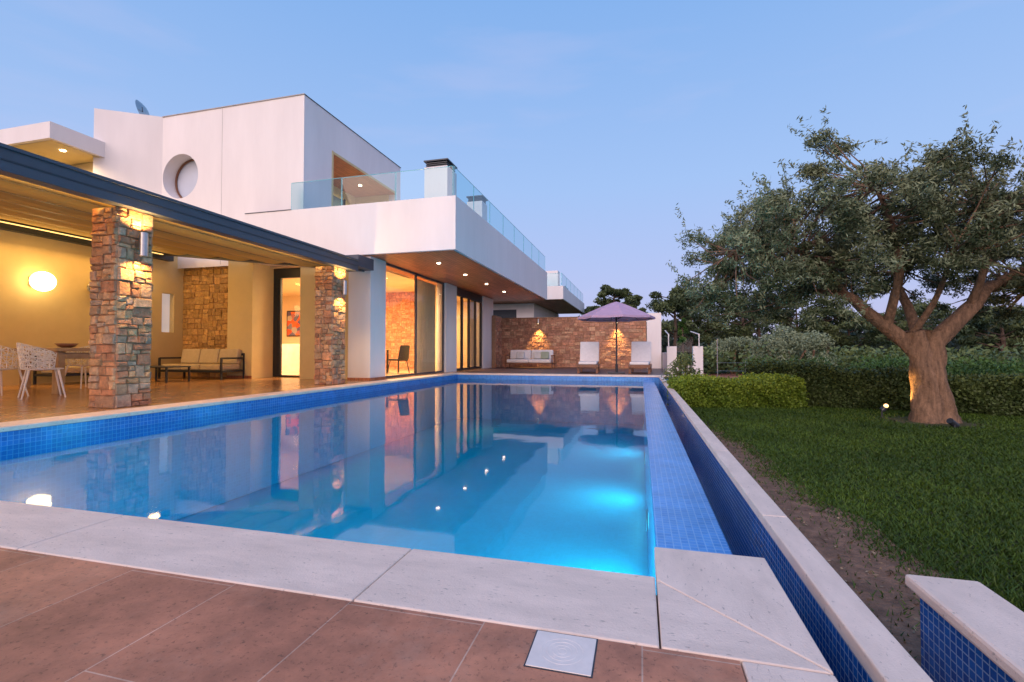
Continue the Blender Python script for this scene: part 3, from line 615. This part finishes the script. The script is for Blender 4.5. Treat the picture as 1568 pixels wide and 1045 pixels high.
def tree(name,loc,H,R,mat,nclump,nl,ls,trunk=.15,z0=.35,flat=.6,barkm=barkp,cone=0):
    r=root(name,loc); P=[];C=[];V=[];F=[]
    tubegeo([(0,0,-.2),(.1,0,H*.4),(0,.1,H*.85)],[trunk,trunk*.7,trunk*.25],7,V,F)
    for k in range(nclump):
        z=H*(z0+(1-z0)*random.random()**.8); t=(z/H-z0)/(1-z0)
        prof=(1-t)**.7 if cone else math.sqrt(max(.05,1-(2*t-.9)**2*.8))
        a=random.uniform(0,6.28); q=random.uniform(.3,1)*R*prof
        c=(math.cos(a)*q,math.sin(a)*q,z-.1*H*(1-prof)); s=random.uniform(.2,.38)*R*(.6 if cone else 1)
        pts=ball(nl,c,(s,s,s*flat),.3); P.append(pts)
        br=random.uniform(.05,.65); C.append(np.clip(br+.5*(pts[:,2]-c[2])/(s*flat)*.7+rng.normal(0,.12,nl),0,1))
        tubegeo([(0,0,max(H*.2,z-.25*R)),c],[trunk*.3,.02],4,V,F)
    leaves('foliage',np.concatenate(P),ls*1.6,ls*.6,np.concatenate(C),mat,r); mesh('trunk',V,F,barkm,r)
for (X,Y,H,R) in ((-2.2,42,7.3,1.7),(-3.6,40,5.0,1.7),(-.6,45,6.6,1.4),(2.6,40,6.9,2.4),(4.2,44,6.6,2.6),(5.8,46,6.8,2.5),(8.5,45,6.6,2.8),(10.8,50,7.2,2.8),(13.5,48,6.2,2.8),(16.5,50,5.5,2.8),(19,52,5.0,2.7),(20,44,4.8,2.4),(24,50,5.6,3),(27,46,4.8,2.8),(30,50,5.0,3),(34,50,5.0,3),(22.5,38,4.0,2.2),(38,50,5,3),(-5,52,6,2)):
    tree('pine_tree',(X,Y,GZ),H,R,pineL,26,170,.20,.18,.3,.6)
tree('cypress_tree',(3.0,38,GZ),4.3,.7,junL,16,130,.2,.1,.08,1.2,cone=1)
P=[];C=[]
for k in range(260):
    Y=random.uniform(55,85); X=random.uniform(-12,75); s=random.uniform(1.8,3.2); zc=random.uniform(.6,3.0)
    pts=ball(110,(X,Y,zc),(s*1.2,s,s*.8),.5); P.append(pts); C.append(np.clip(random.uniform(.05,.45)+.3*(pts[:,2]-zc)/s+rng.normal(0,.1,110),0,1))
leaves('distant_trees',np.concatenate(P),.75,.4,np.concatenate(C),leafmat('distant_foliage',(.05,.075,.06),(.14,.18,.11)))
P=[];C=[]
for k in range(150):
    Y=random.uniform(24,36); X=random.uniform(.09,.95)*Y; s=random.uniform(.7,1.4); zc=random.uniform(-.2,.5)
    pts=ball(130,(X,Y,zc),(s*1.2,s,s*.7),.5); P.append(pts); C.append(np.clip(random.uniform(.0,.6)+.4*(pts[:,2]-zc)/s+rng.normal(0,.1,130),0,1))
leaves('shrub_belt',np.concatenate(P),.28,.12,np.concatenate(C),leafmat('shrub_foliage',(.03,.06,.018),(.16,.21,.075)))
for (X,Y,R,H) in ((6.6,25,1.9,2.0),(4.6,26.5,1.5,1.7),(8.2,27,1.6,1.8)):
    r=root('silver_olive_shrub',(X,Y,GZ)); P=[];C=[]
    for k in range(30):
        a=random.uniform(0,6.28); el=random.uniform(0,1.5); c=(math.cos(a)*math.cos(el)*R*.75*random.uniform(.8,1.15),math.sin(a)*math.cos(el)*R*.75,.3+math.sin(el)*(H-.2)*.85*random.uniform(.8,1.1)+.1)
        pts=ball(220,c,(.45,.45,.4),.3); P.append(pts); C.append(np.clip(random.uniform(.1,.7)+.4*(pts[:,2]-c[2])+rng.normal(0,.15,220),0,1))
    leaves('foliage',np.concatenate(P),.15,.05,np.concatenate(C),silvL,r)
    tubes('stems',[([(0,0,-.1),(math.cos(a)*.8,math.sin(a)*.8,1.2)],.05) for a in (0,1.5,3,4.6)],bark,r)
r=root('juniper_bushes'); P=[];C=[]
for k in range(110):
    u=random.random(); X=4.0+u*13; Y=16.5-u*2.5+random.uniform(0,3.2); zc=random.uniform(-.15,.36)
    pts=ball(260,(X,Y,zc),(.5,.5,.40),.4); P.append(pts); C.append(np.clip(random.uniform(.0,.6)+.6*(pts[:,2]-zc)+rng.normal(0,.15,260),0,1))
leaves('foliage',np.concatenate(P),.13,.04,np.concatenate(C),junL,r,flat=1.8)
r=root('flowering_shrub',(1.05,13.0,GZ)); P=[];C=[]
for k in range(16):
    c=(random.uniform(-.35,.35),random.uniform(-.4,.4),random.uniform(.3,1.0)); pts=ball(130,c,(.2,.2,.2),.2); P.append(pts); C.append(np.clip(random.uniform(.2,.7)+rng.normal(0,.15,130),0,1))
leaves('foliage',np.concatenate(P),.07,.03,np.concatenate(C),leafmat('shrub_leaves',(.05,.085,.025),(.24,.28,.10)),r); tubes('stems',[([(0,0,0),(random.uniform(-.3,.3),random.uniform(-.3,.3),.9)],.012) for _ in range(8)],bark,r,5)
# ---------------- olive tree
ot=root('olive_tree',(4.6,9.45,GZ),math.radians(15))
V=[];F=[]
def limb(pts,r0,r1,seg=12,g=.18,sub=6):
    P=[Vector(p) for p in pts]; out=[]
    for i in range(len(P)-1):
        p0=P[max(i-1,0)];p1=P[i];p2=P[i+1];p3=P[min(i+2,len(P)-1)]
        for k in range(sub):
            t=k/sub; out.append(.5*((2*p1)+(-p0+p2)*t+(2*p0-5*p1+4*p2-p3)*t*t+(-p0+3*p1-3*p2+p3)*t**3))
    out.append(P[-1]); n=len(out)
    rad=[r0+(r1-r0)*(i/(n-1))**.8 for i in range(n)]
    tubegeo(out,rad,seg,V,F,g); return out
# twisted trunk of fused strands
for (k,(bx,by,tx,ty)) in enumerate(((.10,-.06,.06,-.05),(-.08,-.05,-.16,-.02),(.0,.09,-.02,.08))):
    limb([(bx*1.5,by*1.5,-.06),(bx,by,.2),(bx*.7-.02,by*.8,.6),((bx+tx)*.4-.04,(by+ty)*.4,.95),(tx-.02,ty,1.25),(tx*1.2-.04,ty,1.5)],.235 if k<2 else .2,.13,16,.2,5)
L1=limb([(-.14,0,1.1),(-.42,.1,1.42),(-.85,.15,1.78),(-1.3,.1,2.1),(-1.9,.2,2.2)],.15,.055)
L2=limb([(-.02,0,1.15),(.22,-.1,1.5),(.65,-.1,1.9),(1.1,0,2.25),(1.9,.1,2.3)],.17,.07)
L3=limb([(-.05,.1,1.3),(.1,.5,1.9),(.2,.9,2.5),(.3,1.1,3.2)],.10,.04)
L4=limb([(-.6,.1,1.58),(-.7,-.3,2.4),(-.95,-.5,3.1),(-1.2,-.5,3.7)],.08,.03)
L5=limb([(.6,-.1,1.85),(.6,-.4,2.6),(.5,-.5,3.4)],.07,.03)
L6=limb([(-1.3,.1,2.1),(-1.9,-.2,2.6),(-2.6,-.2,2.85),(-3.2,-.1,2.8)],.06,.02)
L7=limb([(1.2,0,2.3),(1.9,-.4,2.8),(2.6,-.3,3.3)],.08,.03)
L8=limb([(-.3,0,1.4),(-.2,-.4,2.0),(-.4,-.9,2.6)],.06,.025)
nodes=[p for L in (L1,L2,L3,L4,L5,L6,L7,L8) for p in L[6:]]
lobes=[(-3.4,2.35,.5),(-3.3,2.85,.5),(-2.9,3.25,.45),(-2.5,2.35,.5),(-2.3,3.55,.4),(-2.3,2.9,.55),(-1.7,3.7,.45),(-1.75,2.95,.6),(-1.9,2.35,.4),(-1.6,4.6,.2),(-1.75,4.2,.15),(-1.0,3.55,.5),(-.85,2.85,.6),(-.4,2.6,.4),(-.3,3.8,.45),(-.05,3.15,.65),(.55,3.6,.5),(.65,2.85,.6),(1.3,3.85,.5),(1.4,3.2,.65),(1.6,2.5,.55),(.1,4.3,.18),(.55,4.2,.15),(2.2,3.8,.6),(2.3,3.1,.65),(2.4,2.3,.5),(3.1,3.5,.6),(3.1,2.6,.55)]
P=[];C=[]
for (u,z,rr) in lobes:
    for dv in ((-.9,0),(.0,1),(.9,2)):
        if rr<.3 and dv[1]!=1: continue
        ksub=8 if rr>.3 else 5
        lobeb=random.uniform(.0,.55)
        for k in range(ksub):
            d=Vector((random.gauss(0,1),random.gauss(0,1),random.gauss(0,1))).normalized()*random.uniform(.35,1.2)*rr
            c=Vector((u,dv[0]*random.uniform(.8,1.6),z-.12*abs(dv[0])))+d
            s=random.uniform(.10,.24); nl=int(260*(s/.2)**2)
            pts=ball(nl,c,(s*1.2,s,s*.85),.05)
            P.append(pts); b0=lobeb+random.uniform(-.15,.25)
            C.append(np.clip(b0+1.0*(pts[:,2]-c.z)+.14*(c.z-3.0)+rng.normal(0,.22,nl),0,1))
            nd=min(nodes,key=lambda q:(q-c).length); mid=(nd+c)/2+Vector((random.uniform(-.1,.1),random.uniform(-.1,.1),random.uniform(-.15,.05)))
            tubegeo([nd,mid,c],[.020,.012,.005],5,V,F)
            if random.random()<.8:
                dirn=(d.normalized()+Vector((0,0,.4))).normalized(); L=random.uniform(.2,.45)
                tt=rng.random(45)[:,None]; tp=np.array(c)+tt*np.array(dirn*(L+s))+rng.normal(0,.03,(45,3)); P.append(tp); C.append(rng.uniform(.2,.8,45))
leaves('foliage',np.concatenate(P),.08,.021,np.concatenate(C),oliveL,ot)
mesh('trunk_and_branches',V,F,bark,ot,smooth=True)
gs=root('garden_spotlight',(4.0,9.62,GZ)); tube('stake',[(0,0,0),(0,0,.14)],.012,darkm,gs); q=tube('head',[(0,0,.14),(.07,-.01,.22)],.045,darkm,gs,14)
bpy.ops.mesh.primitive_uv_sphere_add(radius=.035,location=(.05,-.03,.22)); q=bpy.context.object; q.name='bulb'; q.data.materials.append(emis('spot_glow',(1,.45,.10),3.5)); q.parent=gs
light('beam','SPOT',(.1,-.02,.26),70,(1,.55,.15),gs,rot=(math.radians(125),0,math.radians(-100)),spot_size=1.3,spot_blend=.7,shadow_soft_size=.03)
gs=root('garden_spotlight',(4.5,8.6,GZ)); tube('stake',[(0,0,0),(0,0,.08)],.012,darkm,gs); tube('head',[(-.06,0,.12),(.05,.06,.04)],.045,darkm,gs,14)
# ================================================================= SKY / SUN
W=bpy.data.worlds.new('World'); S.world=W; W.use_nodes=True; nt=W.node_tree; bg=nt.nodes['Background']
sk=N(nt,'ShaderNodeTexSky',sky_type='NISHITA'); sk.sun_disc=False; sk.sun_elevation=math.radians(4); sk.sun_rotation=math.radians(190); sk.altitude=50; sk.ozone_density=4
tc=N(nt,'ShaderNodeTexCoord'); sp=N(nt,'ShaderNodeSeparateXYZ'); nt.links.new(tc.outputs['Generated'],sp.inputs[0])
cr=N(nt,'ShaderNodeValToRGB'); e=cr.color_ramp.elements
e[0].position=0; e[0].color=(.56,.51,.75,1); e[1].position=1; e[1].color=(.18,.36,.74,1)
for p_,c_ in ((.12,(.48,.54,.85,1)),(.32,(.37,.54,.88,1)),(.6,(.235,.44,.83,1))):
    q=e.new(p_); q.color=c_
nt.links.new(sp.outputs[2],cr.inputs[0])
mp=N(nt,'ShaderNodeMapping'); mp.inputs['Scale'].default_value=(1.2,1.2,6); nt.links.new(tc.outputs['Generated'],mp.inputs[0])
nz=N(nt,'ShaderNodeTexNoise'); nz.inputs['Scale'].default_value=2.2; nz.inputs['Detail'].default_value=6; nt.links.new(mp.outputs[0],nz.inputs['Vector'])
cl=N(nt,'ShaderNodeMix',data_type='RGBA'); nt.links.new(rmap(nt,nz.outputs['Fac'],.52,.75,0,.25),cl.inputs[0]); nt.links.new(cr.outputs[0],cl.inputs[6]); cl.inputs[7].default_value=(.62,.60,.84,1)
ml=N(nt,'ShaderNodeMath',operation='MULTIPLY'); ml.inputs[1].default_value=-1; nt.links.new(sp.outputs[1],ml.inputs[0])
gf=rmap(nt,ml.outputs[0],0,1,0,1)
inv=rmap(nt,sp.outputs[2],0,.8,1,0); m2=N(nt,'ShaderNodeMath',operation='MULTIPLY'); nt.links.new(gf,m2.inputs[0]); nt.links.new(inv,m2.inputs[1])
ag=N(nt,'ShaderNodeMix',data_type='RGBA',blend_type='ADD'); nt.links.new(m2.outputs[0],ag.inputs[0]); nt.links.new(cl.outputs[2],ag.inputs[6]); ag.inputs[7].default_value=(.85,.42,.27,1)
mx=N(nt,'ShaderNodeMix',data_type='RGBA',blend_type='ADD'); mx.inputs[0].default_value=1
sc=N(nt,'ShaderNodeVectorMath',operation='SCALE'); sc.inputs['Scale'].default_value=.02; nt.links.new(sk.outputs[0],sc.inputs[0])
nt.links.new(ag.outputs[2],mx.inputs[6]); nt.links.new(sc.outputs[0],mx.inputs[7]); nt.links.new(mx.outputs[2],bg.inputs[0]); bg.inputs[1].default_value=1.0
sun=light('sun','SUN',(0,-20,10),2.3,(1,.74,.62)); sun.data.angle=math.radians(50)
sun.rotation_euler=Vector((.15,1,-.46)).to_track_quat('-Z','Y').to_euler()
# ================================================================= CAMERA
cam=bpy.data.cameras.new('camera'); co=bpy.data.objects.new('camera',cam); COL.objects.link(co); S.camera=co
cam.sensor_width=36; cam.lens=16.85; cam.clip_end=2000; cam.clip_start=.05
co.location=(0,0,.8); co.rotation_euler=(math.radians(91.25),0,math.radians(15))
